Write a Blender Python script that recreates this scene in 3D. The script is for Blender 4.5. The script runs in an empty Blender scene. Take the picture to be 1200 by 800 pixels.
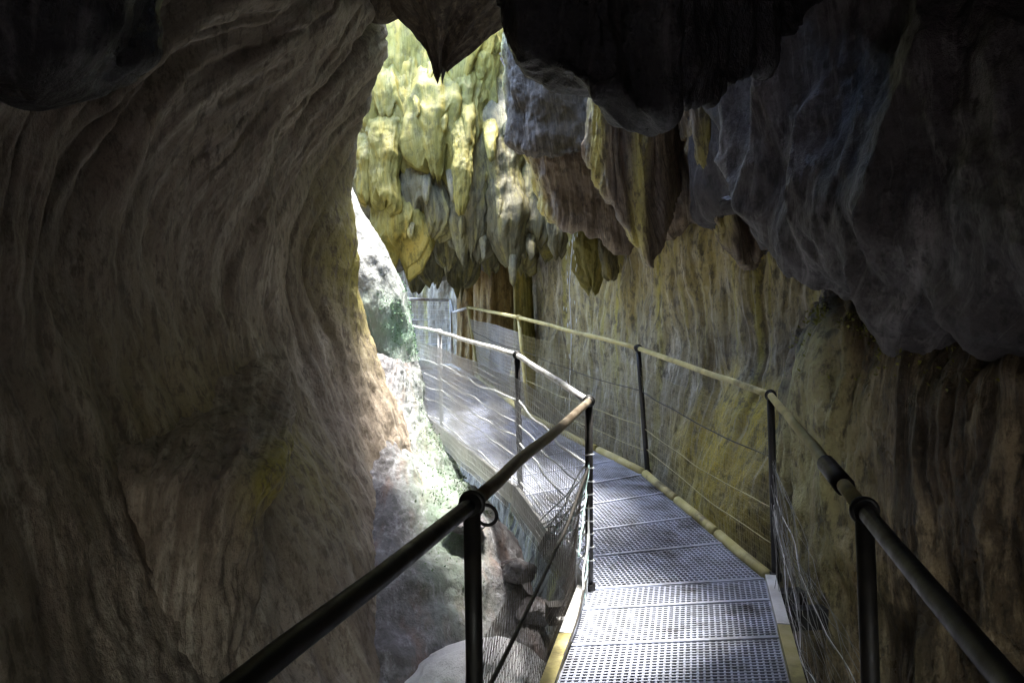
import bpy, math, random
import numpy as np
random.seed(7); RNG = np.random.default_rng(11)
C = bpy.context.scene.collection
R = math.radians

# ------------------------------------------------------------------ camera model
F = 933.3; PITCH = R(1.84); CAMZ = 1.5
FW = np.array([0, math.cos(PITCH), -math.sin(PITCH)]); UP = np.array([0, math.sin(PITCH), math.cos(PITCH)])
RT = np.array([1., 0, 0]); CAM = np.array([0, 0, CAMZ])
def P(px, py, d):
    """a spot in the place: d metres ahead, seen in that direction"""
    return CAM + d * (FW + (px - 600) / F * RT + (400 - py) / F * UP)
def W(x, y, z): return np.array([x, y, z], float)

# ------------------------------------------------------------------ noise
_perm = RNG.permutation(256).astype(np.int64); _perm = np.concatenate([_perm, _perm, _perm])
_g = RNG.normal(size=(256, 3)); _g /= np.linalg.norm(_g, axis=1)[:, None]
def pn(x, y, z):
    x, y, z = np.broadcast_arrays(np.asarray(x, float), np.asarray(y, float), np.asarray(z, float))
    xi, yi, zi = np.floor(x).astype(np.int64), np.floor(y).astype(np.int64), np.floor(z).astype(np.int64)
    xf, yf, zf = x - xi, y - yi, z - zi
    u, v, w = [t * t * t * (t * (t * 6 - 15) + 10) for t in (xf, yf, zf)]
    xi &= 255; yi &= 255; zi &= 255
    def gr(a, b, c):
        h = _perm[_perm[_perm[xi + a] + yi + b] + zi + c]
        g = _g[h]
        return g[..., 0] * (xf - a) + g[..., 1] * (yf - b) + g[..., 2] * (zf - c)
    l = lambda t, a, b: a + t * (b - a)
    return 1.6 * l(w, l(v, l(u, gr(0,0,0), gr(1,0,0)), l(u, gr(0,1,0), gr(1,1,0))),
                   l(v, l(u, gr(0,0,1), gr(1,0,1)), l(u, gr(0,1,1), gr(1,1,1))))
def fbm(x, y, z, o=4, gain=.5):
    s = 0; a = 1
    for i in range(o):
        s = s + a * pn(x * 2**i + 17.3 * i, y * 2**i - 9.1 * i, z * 2**i + 4.7 * i); a *= gain
    return s
def ridged(x, y, z, o=3):
    s = 0; a = 1
    for i in range(o):
        s = s + a * (1 - 2 * np.abs(pn(x * 2**i + 5.3 * i, y * 2**i, z * 2**i))); a *= .5
    return s

# ------------------------------------------------------------------ object helpers
def tag(o, label=None, cat=None, group=None, kind=None):
    if label: o['label'] = label
    if cat: o['category'] = cat
    if group: o['group'] = group
    if kind: o['kind'] = kind
    return o
def empty(name, loc, label, cat, group=None):
    o = bpy.data.objects.new(name, None); C.objects.link(o); o.location = loc
    o.empty_display_size = .1
    return tag(o, label, cat, group)
def mesh_obj(name, V, Fc, mat, parent=None, smooth=True, uv=None, attrs=None, origin=None):
    V = np.asarray(V, float)
    if parent is not None: org = np.array(parent_world(parent))
    elif origin is not None: org = np.asarray(origin, float)
    else: org = np.zeros(3)
    me = bpy.data.meshes.new(name)
    if isinstance(Fc, np.ndarray) and Fc.ndim == 2:
        n, k = Fc.shape
        me.vertices.add(len(V)); me.vertices.foreach_set('co', (V - org).astype(np.float32).ravel())
        me.loops.add(n * k); me.loops.foreach_set('vertex_index', Fc.astype(np.int32).ravel())
        me.polygons.add(n); me.polygons.foreach_set('loop_start', np.arange(0, n * k, k, dtype=np.int32))
        me.update(calc_edges=True)
    else:
        me.from_pydata([tuple(v) for v in (V - org)], [], [tuple(f) for f in Fc])
    if uv is not None:
        l = me.uv_layers.new(name='flow')
        idx = np.empty(len(me.loops), np.int32); me.loops.foreach_get('vertex_index', idx)
        l.data.foreach_set('uv', np.asarray(uv, np.float32)[idx].ravel())
    for k, a in (attrs or {}).items():
        at = me.attributes.new(k, 'FLOAT', 'POINT'); at.data.foreach_set('value', np.asarray(a, np.float32))
    me.polygons.foreach_set('use_smooth', [smooth] * len(me.polygons))
    me.materials.append(mat); me.validate(); me.update()
    o = bpy.data.objects.new(name, me); C.objects.link(o)
    if parent is not None: o.parent = parent
    else: o.location = org
    return o
def parent_world(p):
    w = np.array(p.location)
    while p.parent is not None:
        p = p.parent; w = w + np.array(p.location)
    return w

class MB:
    """collects quads; one build() = one mesh object"""
    def __init__(s): s.v = []; s.f = []; s.n = 0
    def add(s, V, Fq):
        s.v.append(np.asarray(V, float)); s.f.append(np.asarray(Fq, np.int64) + s.n); s.n += len(V)
    def tube(s, pts, r, sides=8, cap=True):
        pts = np.asarray(pts, float); n = len(pts)
        r = np.broadcast_to(np.asarray(r, float), (n,))
        t = np.gradient(pts, axis=0); t /= np.linalg.norm(t, axis=1)[:, None] + 1e-12
        ref = np.array([0, 0, 1.]) if abs(t[0][2]) < .9 else np.array([1., 0, 0])
        a = np.cross(t, ref); a /= np.linalg.norm(a, axis=1)[:, None] + 1e-12
        b = np.cross(t, a)
        ang = np.arange(sides) / sides * 2 * math.pi
        V = pts[:, None] + r[:, None, None] * (np.cos(ang)[None, :, None] * a[:, None] + np.sin(ang)[None, :, None] * b[:, None])
        V = V.reshape(-1, 3)
        i = np.arange(n - 1)[:, None] * sides; j = np.arange(sides)[None]
        j2 = (j + 1) % sides
        q = np.stack([i + j, i + j2, i + sides + j2, i + sides + j], -1).reshape(-1, 4)
        if cap and sides >= 4:
            V = np.concatenate([V, pts[:1], pts[-1:]]); c0 = n * sides; c1 = c0 + 1
            jj = np.arange(0, sides, 2); 
            q = np.concatenate([q, np.stack([np.full(len(jj), c0), (jj + 2) % sides, (jj + 1) % sides, jj], -1),
                                np.stack([np.full(len(jj), c1), (n-1)*sides + jj, (n-1)*sides + (jj+1) % sides, (n-1)*sides + (jj+2) % sides], -1)])
        s.add(V, q); return s
    def bar(s, p, q, w, h):
        """flat upright bar from p to q, width w (horizontal), height h hanging below"""
        p = np.asarray(p, float); q = np.asarray(q, float)
        d = q - p; sdir = np.cross(d, [0, 0, 1.]); sdir /= np.linalg.norm(sdir) + 1e-12
        dz = np.array([0, 0, -h])
        V = [p - sdir*w/2, p + sdir*w/2, p + sdir*w/2 + dz, p - sdir*w/2 + dz,
             q - sdir*w/2, q + sdir*w/2, q + sdir*w/2 + dz, q - sdir*w/2 + dz]
        s.add(V, [[0,1,5,4],[1,2,6,5],[2,3,7,6],[3,0,4,7],[0,3,2,1],[4,5,6,7]]); return s
    def torus(s, c, axis, r, tr, n=20, m=8):
        axis = np.asarray(axis, float); axis /= np.linalg.norm(axis)
        ref = np.array([0, 0, 1.]) if abs(axis[2]) < .9 else np.array([1., 0, 0])
        a = np.cross(axis, ref); a /= np.linalg.norm(a); b = np.cross(axis, a)
        A = np.arange(n) / n * 2 * math.pi; B = np.arange(m) / m * 2 * math.pi
        rad = np.cos(A)[:, None] * a + np.sin(A)[:, None] * b
        V = (np.asarray(c) + rad[:, None] * (r + tr * np.cos(B))[None, :, None] + axis * (tr * np.sin(B))[None, :, None]).reshape(-1, 3)
        i = np.arange(n)[:, None]; j = np.arange(m)[None]
        q = np.stack([i*m + j, ((i+1) % n)*m + j, ((i+1) % n)*m + (j+1) % m, i*m + (j+1) % m], -1).reshape(-1, 4)
        s.add(V, q); return s
    def build(s, name, mat, parent=None, smooth=True, origin=None):
        o = mesh_obj(name, np.concatenate(s.v), np.concatenate(s.f), mat, parent, smooth, origin=origin)
        return o

def catmull(A, t):
    """A [n,...] control, t params in [0,n-1]"""
    A = np.asarray(A, float); n = len(A)
    Ap = np.concatenate([2*A[:1] - A[1:2], A, 2*A[-1:] - A[-2:-1]])
    i = np.clip(np.floor(t).astype(int), 0, n - 2); f = t - i
    f = f.reshape(f.shape + (1,) * (A.ndim - 1))
    p0, p1, p2, p3 = Ap[i], Ap[i+1], Ap[i+2], Ap[i+3]
    return .5 * (2*p1 + (p2 - p0)*f + (2*p0 - 5*p1 + 4*p2 - p3)*f**2 + (3*p1 - p0 - 3*p2 + p3)*f**3)
def arc_params(A, n, wt=None):
    """params spaced by arc length (times weights per span)"""
    d = np.linalg.norm(np.diff(A, axis=0), axis=-1)
    while d.ndim > 1: d = d.mean(axis=1)
    if wt is not None: d = d * np.asarray(wt)
    c = np.concatenate([[0], np.cumsum(d)]); c /= c[-1]
    return np.interp(np.linspace(0, 1, n), c, np.arange(len(A)))
def grid_normals(G):
    du = np.gradient(G, axis=1); dv = np.gradient(G, axis=0)
    n = np.cross(du, dv); n /= np.linalg.norm(n, axis=-1)[..., None] + 1e-12
    return n
def grid_faces(nr, nc, close_c=False):
    i = np.arange(nr - 1)[:, None]; j = np.arange(nc if close_c else nc - 1)[None]
    j2 = (j + 1) % nc
    return np.stack([i*nc + j, i*nc + j2, (i+1)*nc + j2, (i+1)*nc + j], -1).reshape(-1, 4)

def patch(name, ctrl, nr, nc, mat, flute=.06, ffreq=2.2, lump=.12, rough=.03, rw=None, cw=None, flip=False, seed=0., stain_or_light=None, lumpf=.7, extra=None, groove=0., gfreq=1., grain=.5, gmask=None, cut=None, shear=None, crease=0., cf=1.):
    """rock sheet through a control grid ctrl[row][col]; flutes run along the columns"""
    A = np.array(ctrl, float)
    tr = arc_params(A, nr, rw); tc = arc_params(A.transpose(1, 0, 2), nc, cw)
    G = catmull(A, tr)
    G = catmull(G.transpose(1, 0, 2), tc).transpose(1, 0, 2)
    N = grid_normals(G) * (-1 if flip else 1)
    U = np.concatenate([np.zeros((nr, 1)), np.cumsum(np.linalg.norm(np.diff(G, axis=1), axis=-1), axis=1)], 1).mean(0)[None].repeat(nr, 0)
    Vv = np.concatenate([np.zeros((1, nc)), np.cumsum(np.linalg.norm(np.diff(G, axis=0), axis=-1), axis=0)], 0).mean(1)[:, None].repeat(nc, 1)
    X, Y, Z = G[..., 0], G[..., 1], G[..., 2]
    if shear is not None: U = U - shear(X, Y, Z)
    warp = .35 * fbm(X*.5 + seed, Y*.5, Z*.5, 2)
    mod = np.clip(.55 + .9 * pn(U*.45 + seed, Vv*.3, seed), .1, 1.3)
    D = lump * fbm(X*lumpf + seed, Y*lumpf, Z*lumpf*.6, 3)
    D = D + flute * mod * ridged((U + warp) * ffreq + seed, Vv*.10*ffreq + seed, 3.1 + seed, 3) * .6
    D = D + rough * fbm(X*3.1, Y*3.1 + seed, Z*2.0, 5, .55)
    D = D + rough * grain * ridged((U + .3*warp) * 9, Vv*1.3, seed, 3) * mod
    if crease:
        D = D + crease*(.6 - 2.2*np.abs(pn(X*cf + seed, Y*cf, Z*cf*.45 + seed)) - 1.0*np.abs(pn(X*cf*2.3 + seed, Y*cf*2.3 + 4, Z*cf*.9)))
    if groove:
        for q, (fq, am) in enumerate(((gfreq, 1.), (gfreq*2.1, .45), (gfreq*4.3, .2))):
            nn = pn((U + warp*.8) * fq + seed*3 + 11*q, Vv*.16*fq + seed, 7.7 + q)
            gm = (1 if gmask is None else gmask(X, Y, Z)) * np.clip(.5 + 1.2*pn(U*.6 + 5*q, Vv*.5 + seed, 2.2 + q), 0, 1)
            D = D - groove * am * gm * np.exp(-(nn / .14)**2)
    if extra is not None: D = D + extra(X, Y, Z, U, Vv)
    G = G + N * D[..., None]
    att = {'stain_or_light': np.clip(stain_or_light(G[..., 0], G[..., 1], G[..., 2]), 0, 1).ravel()} if stain_or_light else None  # mask of rock stains, and of light painted on some edges
    q = grid_faces(nr, nc)
    if cut is not None:
        cc = G.reshape(-1, 3)[q].mean(1); q = q[~cut(cc[:, 0], cc[:, 1], cc[:, 2])]
    if flip: q = q[:, ::-1]
    uv = np.stack([U + warp*.5, Vv], -1).reshape(-1, 2)
    return mesh_obj(name, G.reshape(-1, 3), q, mat, uv=uv, attrs=att)

def loft(name, rows, d, mat, ratio=.7, flute=.1, nfl=7, rough=.05, n=70, m=64, seed=0., cap_top=True, parent=None, stain_or_light=None, power=1., bumpy=0., rug=0., hem=0.):
    """closed lump of rock: rows of (px, py, half-width px) at distance d, top to bottom; round tip at the bottom"""
    rows = np.array([(r[0], r[1], r[2], r[3] if len(r) > 3 else d) for r in rows], float)
    t = arc_params(rows[:, :3], n)
    S = catmull(rows, t); S[:, 2] = np.maximum(S[:, 2], .15)
    cen = np.array([P(a, b, dd) for a, b, _, dd in S]); wid = S[:, 2] / F * S[:, 3]
    ang = np.arange(m) / m * 2 * math.pi
    ca, sa = np.cos(ang), np.sin(ang)
    if power != 1.: ca, sa = np.sign(ca)*np.abs(ca)**power, np.sign(sa)*np.abs(sa)**power
    L = np.concatenate([[0], np.cumsum(np.linalg.norm(np.diff(cen, axis=0), axis=1))])
    rad = np.ones((n, m))
    w0 = wid.max()
    cx, cy = np.cos(ang)[None] * nfl/6.28*1.0, np.sin(ang)[None] * nfl/6.28*1.0
    tw = L[:, None] * .9
    rad += flute * ridged(cx*1.6 + seed, cy*1.6 + seed*.7, tw*.35 + seed, 3) * .6
    rad += rough * fbm(cx*2 + seed, cy*2, L[:, None]*3 + seed, 4)
    if bumpy: rad += bumpy * fbm(np.cos(ang)[None]*1.1 + seed, np.sin(ang)[None]*1.1 + seed, L[:, None]/max(w0, .05)*.9 + seed, 3)
    if rug:
        X0 = cen[:, None, 0] + wid[:, None]*ca[None]; Y0 = cen[:, None, 1] + wid[:, None]*sa[None]; Z0 = cen[:, None, 2] + 0*X0
        k = 1.1 / max(w0, .04)
        rad += rug * fbm(X0*k + seed, Y0*k, Z0*k*.55, 4) + rug*.6*ridged(X0*k*1.3 + seed*2, Y0*k*1.3, Z0*k*.3, 3)
        rad = np.clip(rad, .25, 2.2)
    drop = np.zeros((n, m))
    if hem:
        tt = np.linspace(0, 1, n)[:, None]
        drop = hem * w0 * tt**2 * fbm(np.cos(ang)[None]*1.7 + seed*3, np.sin(ang)[None]*1.7, seed, 3)
    V = cen[:, None] + (wid[:, None] * rad * ca[None])[..., None] * RT + (wid[:, None] * rad * sa[None] * ratio)[..., None] * np.array([0, 1., 0]) + drop[..., None] * np.array([0, 0, 1.])
    ctop, cbot = V[0].mean(0), V[-1].mean(0)
    V = np.concatenate([V.reshape(-1, 3), [ctop, cbot]])
    q = grid_faces(n, m, True)
    j = np.arange(0, m, 2); a, b = n*m, n*m + 1
    q = np.concatenate([q, np.stack([np.full(len(j), a), (j+2) % m, (j+1) % m, j], -1),
                        np.stack([np.full(len(j), b), (n-1)*m + j, (n-1)*m + (j+1) % m, (n-1)*m + (j+2) % m], -1)])
    q = q[:, ::-1]
    uv = np.concatenate([np.stack([np.broadcast_to(ang[None] * w0, (n, m)), np.broadcast_to(L[:, None], (n, m))], -1).reshape(-1, 2), [[0, 0], [0, L[-1]]]])
    att = {'stain_or_light': np.clip(stain_or_light(V[:, 0], V[:, 1], V[:, 2]), 0, 1)} if stain_or_light else None
    return mesh_obj(name, V, q, mat, parent=parent, uv=uv, attrs=att, origin=(None if parent is not None else cen[0]))

# ------------------------------------------------------------------ materials
def nt(name):
    m = bpy.data.materials.new(name); m.use_nodes = True
    t = m.node_tree; t.nodes.clear()
    o = t.nodes.new('ShaderNodeOutputMaterial'); b = t.nodes.new('ShaderNodeBsdfPrincipled')
    t.links.new(b.outputs[0], o.inputs[0])
    return m, t, b
def nd(t, kind, **kw):
    n = t.nodes.new('ShaderNode' + kind)
    for k, v in kw.items():
        if k in n.inputs: n.inputs[k].default_value = v
        else: setattr(n, k, v)
    return n
def noise(t, vec, scale, detail=5, rough=.6):
    n = nd(t, 'TexNoise'); n.inputs['Scale'].default_value = scale; n.inputs['Detail'].default_value = detail; n.inputs['Roughness'].default_value = rough
    t.links.new(vec, n.inputs['Vector']); return n.outputs[0]
def ramp(t, val, stops):
    r = nd(t, 'ValToRGB'); e = r.color_ramp.elements
    while len(e) < len(stops): e.new(.5)
    for k, (p, c) in enumerate(stops):
        e[k].position = p; e[k].color = (c if hasattr(c, '__len__') else (c, c, c)) + ((1,) if hasattr(c, '__len__') else ())  if hasattr(c, '__len__') else (c, c, c, 1)
    t.links.new(val, r.inputs[0]); return r.outputs[0]
def mix(t, f, a, b, mode='MIX'):
    n = nd(t, 'Mix', data_type='RGBA', blend_type=mode)
    for s, k in ((f, 0), (a, 6), (b, 7)):
        if hasattr(s, 'is_output') or hasattr(s, 'links'): t.links.new(s, n.inputs[k])
        else: n.inputs[k].default_value = s if k == 0 else tuple(s) + (1,)
    return n.outputs[2]
def mapping(t, vec, sc):
    m = nd(t, 'Mapping'); m.inputs['Scale'].default_value = sc; t.links.new(vec, m.inputs['Vector']); return m.outputs[0]
def math_(t, op, a, b):
    n = nd(t, 'Math', operation=op)
    for k, s in enumerate((a, b)):
        if hasattr(s, 'links'): t.links.new(s, n.inputs[k])
        else: n.inputs[k].default_value = s
    return n.outputs[0]

def rock_mat(name, dark, mid, light, stain_or_light=None, mask_use=False, rough=(.45, .8), bump=.6, streak=(5, .35), spots=.4, streak_col=None, fine=1.0, mask_streak=.6, speck=.75, lines=.5):
    m, t, b = nt(name)
    uv = nd(t, 'UVMap', uv_map='flow').outputs[0]; geo = nd(t, 'NewGeometry').outputs['Position']
    st1 = noise(t, mapping(t, uv, (streak[0], streak[1], 1)), 1.0, 6, .62)
    st2 = noise(t, mapping(t, uv, (streak[0]*3.2, streak[1]*3.0, 1)), 1.0, 7, .68)
    big = noise(t, geo, .9, 5, .6); med = noise(t, geo, 5.5, 6, .65); fin = noise(t, geo, 38*fine, 4, .7)
    col = mix(t, ramp(t, st1, [(.36, 0.), (.64, 1.)]), dark, mid)
    col = mix(t, ramp(t, st2, [(.50, 0.), (.64, .9)]), col, light)
    col = mix(t, ramp(t, big, [(.40, .55), (.62, 0.)]), col, dark)
    if streak_col:
        st3 = noise(t, mapping(t, uv, (streak[0]*1.7+.3, streak[1]*.6, 1)), 1.0, 4, .6)
        col = mix(t, ramp(t, st3, [(.52, 0.), (.66, .8)]), col, streak_col)
    if stain_or_light:
        if mask_use:
            f = nd(t, 'Attribute', attribute_name='stain_or_light').outputs['Fac']
            f = math_(t, 'MULTIPLY', f, ramp(t, mix(t, .5, st1, med), [(.36, 1 - mask_streak), (.56, 1.)]))
        else:
            f = ramp(t, mix(t, .5, big, st1), [(.48, 0.), (.60, .8)])
        col = mix(t, f, col, stain_or_light)
    col = mix(t, ramp(t, fin, [(.30, spots), (.48, 0.)]), col, tuple(c*.35 for c in dark))
    col = mix(t, ramp(t, med, [(.60, 0.), (.80, .35)]), col, tuple(min(.8, c*1.3) for c in light))
    sp = noise(t, mapping(t, geo, (1, 1, .45)), 16*fine, 7, .72)
    col = mix(t, ramp(t, sp, [(.40, speck), (.50, 0.)]), col, tuple(c*.6 for c in dark))
    hl = noise(t, mapping(t, uv, (streak[0]*7, streak[1]*2.6, 1)), 1.0, 8, .72)
    col = mix(t, ramp(t, hl, [(.55, 0.), (.65, lines)]), col, light)
    t.links.new(col, b.inputs['Base Color'])
    t.links.new(ramp(t, med, [(.35, rough[0]), (.65, rough[1])]), b.inputs['Roughness'])
    b.inputs['Specular IOR Level'].default_value = .35
    h = mix(t, .5, st2, med); h = mix(t, .35, h, fin); h = mix(t, .30, h, sp); h = mix(t, .3, h, noise(t, mapping(t, geo, (14, 14, 5)), 1.0, 6, .7))
    bp = nd(t, 'Bump'); bp.inputs['Strength'].default_value = min(1., bump*1.15); bp.inputs['Distance'].default_value = .075
    t.links.new(h, bp.inputs['Height']); t.links.new(bp.outputs[0], b.inputs['Normal'])
    return m
def metal_mat(name, base, worn, rough=(.3, .6), metallic=.6, scale=18, bump=.15, mud=None):
    m, t, b = nt(name)
    co = nd(t, 'NewGeometry').outputs['Position']
    n1 = noise(t, co, scale, 5, .65); n2 = noise(t, co, scale*.22, 4, .6)
    col = mix(t, ramp(t, n1, [(.42, 0.), (.66, 1.)]), base, worn)
    col = mix(t, ramp(t, n2, [(.52, 0.), (.70, .6)]), col, tuple(c*.4 for c in worn))
    if mud:
        n3 = noise(t, co, 2.3, 7, .68)
        col = mix(t, ramp(t, n3, [(.54, 0.), (.66, .85)]), col, mud)
    t.links.new(col, b.inputs['Base Color']); b.inputs['Metallic'].default_value = metallic
    t.links.new(ramp(t, n1, [(.35, rough[0]), (.65, rough[1])]), b.inputs['Roughness'])
    bp = nd(t, 'Bump'); bp.inputs['Strength'].default_value = bump; bp.inputs['Distance'].default_value = .01
    t.links.new(n1, bp.inputs['Height']); t.links.new(bp.outputs[0], b.inputs['Normal'])
    return m
def plain_mat(name, col, rough=.6, metallic=0., var=.3, scale=30):
    m, t, b = nt(name)
    n1 = noise(t, nd(t, 'NewGeometry').outputs['Position'], scale, 4, .6)
    t.links.new(mix(t, n1, tuple(c*(1-var) for c in col), tuple(min(.9, c*(1+var)) for c in col)), b.inputs['Base Color'])
    b.inputs['Roughness'].default_value = rough; b.inputs['Metallic'].default_value = metallic
    return m

M = {}
M['left']   = rock_mat('fluted_limestone', (.22,.175,.135), (.43,.36,.285), (.60,.53,.44), stain_or_light=(.38,.33,.07), mask_use=True, lines=.22, streak=(2.6, .35), bump=.8)
M['right']  = rock_mat('streaked_limestone', (.14,.13,.11), (.38,.365,.30), (.68,.67,.62), stain_or_light=(.66,.52,.09), mask_use=True, streak=(3.6, .3), streak_col=(.36,.35,.10), bump=.8)
M['over']   = rock_mat('stalactite_rock', (.15,.14,.10), (.28,.27,.18), (.42,.40,.30), stain_or_light=(.33,.29,.06), mask_use=True, streak=(6, .5), bump=.7)
M['stal_y'] = rock_mat('yellow_calcite', (.16,.14,.03), (.26,.23,.04), (.36,.325,.11), stain_or_light=(.36,.26,.05), streak=(9, .5), bump=.5, spots=.2)
M['stal_g'] = rock_mat('grey_calcite', (.10,.09,.05), (.19,.17,.085), (.31,.285,.15), stain_or_light=(.32,.27,.06), streak=(9, .5), bump=.6, spots=.3)
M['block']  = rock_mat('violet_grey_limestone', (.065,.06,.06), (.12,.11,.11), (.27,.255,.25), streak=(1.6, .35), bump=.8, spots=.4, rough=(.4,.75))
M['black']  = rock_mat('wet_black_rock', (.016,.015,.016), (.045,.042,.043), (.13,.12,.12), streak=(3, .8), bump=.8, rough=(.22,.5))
M['pitted'] = rock_mat('pitted_brown_rock', (.10,.08,.06), (.20,.16,.11), (.34,.28,.19), streak=(6, 5), bump=1.0, spots=.7)
M['drape']  = rock_mat('drapery_calcite', (.14,.11,.085), (.30,.23,.16), (.50,.42,.30), stain_or_light=(.58,.50,.14), mask_use=True, streak=(9, .3), bump=.5, mask_streak=.3)
M['drape_d'] = rock_mat('dark_drapery_rock', (.07,.06,.045), (.13,.11,.085), (.24,.21,.17), stain_or_light=(.66,.60,.22), mask_use=True, streak=(7, .4), bump=.7, mask_streak=.2)
M['flow']   = rock_mat('brown_flowstone', (.04,.03,.018), (.15,.105,.06), (.50,.40,.26), stain_or_light=(.44,.41,.19), mask_use=True, streak=(2.2, .3), bump=.8, rough=(.22,.5), streak_col=(.24,.15,.07))
M['orange'] = rock_mat('orange_calcite', (.20,.13,.05), (.46,.31,.10), (.62,.50,.24), streak=(6, .35), bump=.6)
M['pale']   = rock_mat('pale_limestone', (.62,.62,.63), (.78,.78,.79), (.84,.84,.84), streak=(3, 2), bump=.7, spots=.1, speck=.15)
M['ochre']  = rock_mat('ochre_rock', (.30,.25,.07), (.55,.46,.13), (.68,.60,.28), streak=(4, 1.2), bump=.8, stain_or_light=(.55,.34,.08))
M['rim']    = rock_mat('pale_rim_rock', (.26,.27,.265), (.44,.45,.44), (.72,.72,.71), stain_or_light=(.26,.42,.30), mask_use=True, speck=.2, streak=(5, 2), bump=.8, spots=.2)
M['slope']  = rock_mat('rough_blue_grey_rock', (.13,.12,.125), (.26,.26,.285), (.46,.46,.50), stain_or_light=(.20,.28,.20), mask_use=True, speck=.35, streak=(3, 2.2), bump=1.0, spots=.4, streak_col=(.22,.14,.12))
M['floor']  = rock_mat('gorge_rubble', (.07,.05,.045), (.17,.13,.11), (.30,.26,.23), streak=(3, 3), bump=1.0)
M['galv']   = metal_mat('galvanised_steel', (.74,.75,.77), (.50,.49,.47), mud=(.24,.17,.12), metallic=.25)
M['dark']   = metal_mat('weathered_unlit_steel', (.012,.012,.013), (.03,.027,.024), metallic=.1, rough=(.4,.65))  # unlit black of the near rails put into the colour; posts share it
M['white']  = metal_mat('pale_painted_tube', (.80,.80,.80), (.62,.61,.58), metallic=.0, rough=(.4,.6), scale=8)
M['worn']   = metal_mat('worn_brown_handrail', (.13,.10,.07), (.32,.28,.22), mud=(.14,.06,.03), metallic=.4, scale=10)
M['yellow'] = metal_mat('lichen_stained_steel', (.48,.42,.16), (.62,.56,.30), mud=(.12,.10,.05), metallic=.1, scale=9, rough=(.45,.75))
M['grate']  = metal_mat('steel_grating', (.58,.62,.76), (.34,.36,.42), mud=(.09,.075,.06), metallic=.25, rough=(.32,.55), scale=5)  # blue sky reflection put into the base colour
M['wire']   = plain_mat('net_wire', (.72,.74,.76), .45, .2)
M['wiregrey'] = plain_mat('dull_net_wire', (.22,.22,.21), .5, .4)
M['wired']  = plain_mat('dark_net_wire', (.10,.085,.07), .5, .3)  # darker wire for the near left bay
M['wirey']  = plain_mat('yellow_lit_net_wire', (.46,.42,.22), .5, .3)  # yellow light on the right net put into the wire colour
M['rope']   = plain_mat('white_nylon_rope', (.74,.78,.80), .6, 0., .12, 60)
M['rope2']  = plain_mat('pale_turquoise_rope', (.45,.66,.66), .6, 0., .12, 60)
M['cable']  = plain_mat('dark_steel_cable', (.06,.055,.05), .5, .4)
M['water']  = plain_mat('falling_water', (.80,.84,.86), .15, 0., .05, 60)
M['moss']   = plain_mat('moss', (.12,.22,.12), .8, 0., .5, 9)
M['mossp']  = plain_mat('pale_moss', (.13,.19,.11), .8, 0., .5, 9)
M['mossy']  = plain_mat('yellow_moss', (.22,.22,.04), .8, 0., .5, 9)

lerp_ = lambda a, b, t: a + (b - a) * t
g = lambda x, c, s: np.exp(-((x - c) / s) ** 2)

# ------------------------------------------------------------------ SETTING: cave walls
Zs = [-5,-4,-2.5,-1.2,-.3,.5,1.2,2,2.8,3.4,3.9,4.3,4.5]
ST = [  # Y : X at each Z
 (-9,  [-1.0,-1.2,-1.6,-1.9,-2.1,-2.2,-2.2,-2.15,-1.9,-1.4,-.6,.4,1.5]),
 (-3,  [-.9,-1.1,-1.5,-1.8,-2.0,-2.1,-2.1,-2.05,-1.8,-1.4,-.6,.4,1.5]),
 (0,   [-.8,-1.0,-1.3,-1.7,-1.9,-2.0,-2.1,-2.05,-1.8,-1.4,-.6,.4,1.5]),
 (2.5, [-.4,-.6,-1.0,-1.4,-1.7,-1.9,-2.0,-2.0,-1.65,-1.05,-.5,.3,1.4]),
 (4,   [-.2,-.4,-.7,-1.0,-1.45,-1.76,-2.0,-2.06,-1.78,-1.32,-1.1,-1.05,-1.05]),
 (5.5, [-.1,-.2,-.5,-.75,-1.05,-1.42,-1.72,-1.80,-1.64,-1.36,-1.15,-1.05,-1.0]),
 (6.4, [0,-.1,-.35,-.6,-.95,-1.22,-1.50,-1.65,-1.62,-1.42,-1.22,-1.2,-1.2]),
 (7.1, [0,-.1,-.3,-.55,-.85,-1.08,-1.30,-1.48,-1.50,-1.37,-1.25,-1.12,-1.0]),
 (7.7, [0,-.1,-.3,-.55,-.9,-1.15,-1.38,-1.60,-1.72,-1.75,-1.8,-1.75,-1.65]),
 (8.5, [0,-.1,-.3,-.6,-1.0,-1.25,-1.45,-1.75,-2.05,-2.4,-2.8,-3.1,-3.4]),
 (9.5, [0,-.2,-.5,-.8,-1.35,-1.7,-1.9,-2.15,-2.6,-3.1,-3.5,-3.9,-4.2]),
 (11,  [-1.9,-2,-2.3,-2.6,-3,-3.2,-3.4,-3.6,-4,-4.4,-4.8,-5.2,-5.6]),
 (12,  [-6]*13),
]
lw = [[W(ST[c][1][r], ST[c][0], Zs[r] + (0 if r < 9 or ST[c][0] < 8 else (Zs[r]-3.4)*.6)) for c in range(len(ST))] for r in range(len(Zs))]
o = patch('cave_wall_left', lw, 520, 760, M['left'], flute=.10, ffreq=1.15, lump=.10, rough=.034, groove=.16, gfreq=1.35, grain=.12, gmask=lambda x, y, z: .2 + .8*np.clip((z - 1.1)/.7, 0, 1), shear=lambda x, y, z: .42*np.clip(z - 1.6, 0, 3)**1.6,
          cw=[.25,.5,1,1.5,1.8,2.2,2.2,2,1.5,1.2,.8,.4], rw=[.3,.5,.8,1,1.2,1.2,1.2,1.2,1.2,1.2,1,.6], seed=2.3,
          stain_or_light=lambda x, y, z: 1.2*g(y, 7.2, .55)*g(z, 2.0, .75) + .5*g(y, 5.3, .5)*g(z, .6, .5) + .3*g(y, 4.4, .7)*g(z, 1.0, .5))
tag(o, kind='structure')

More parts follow.
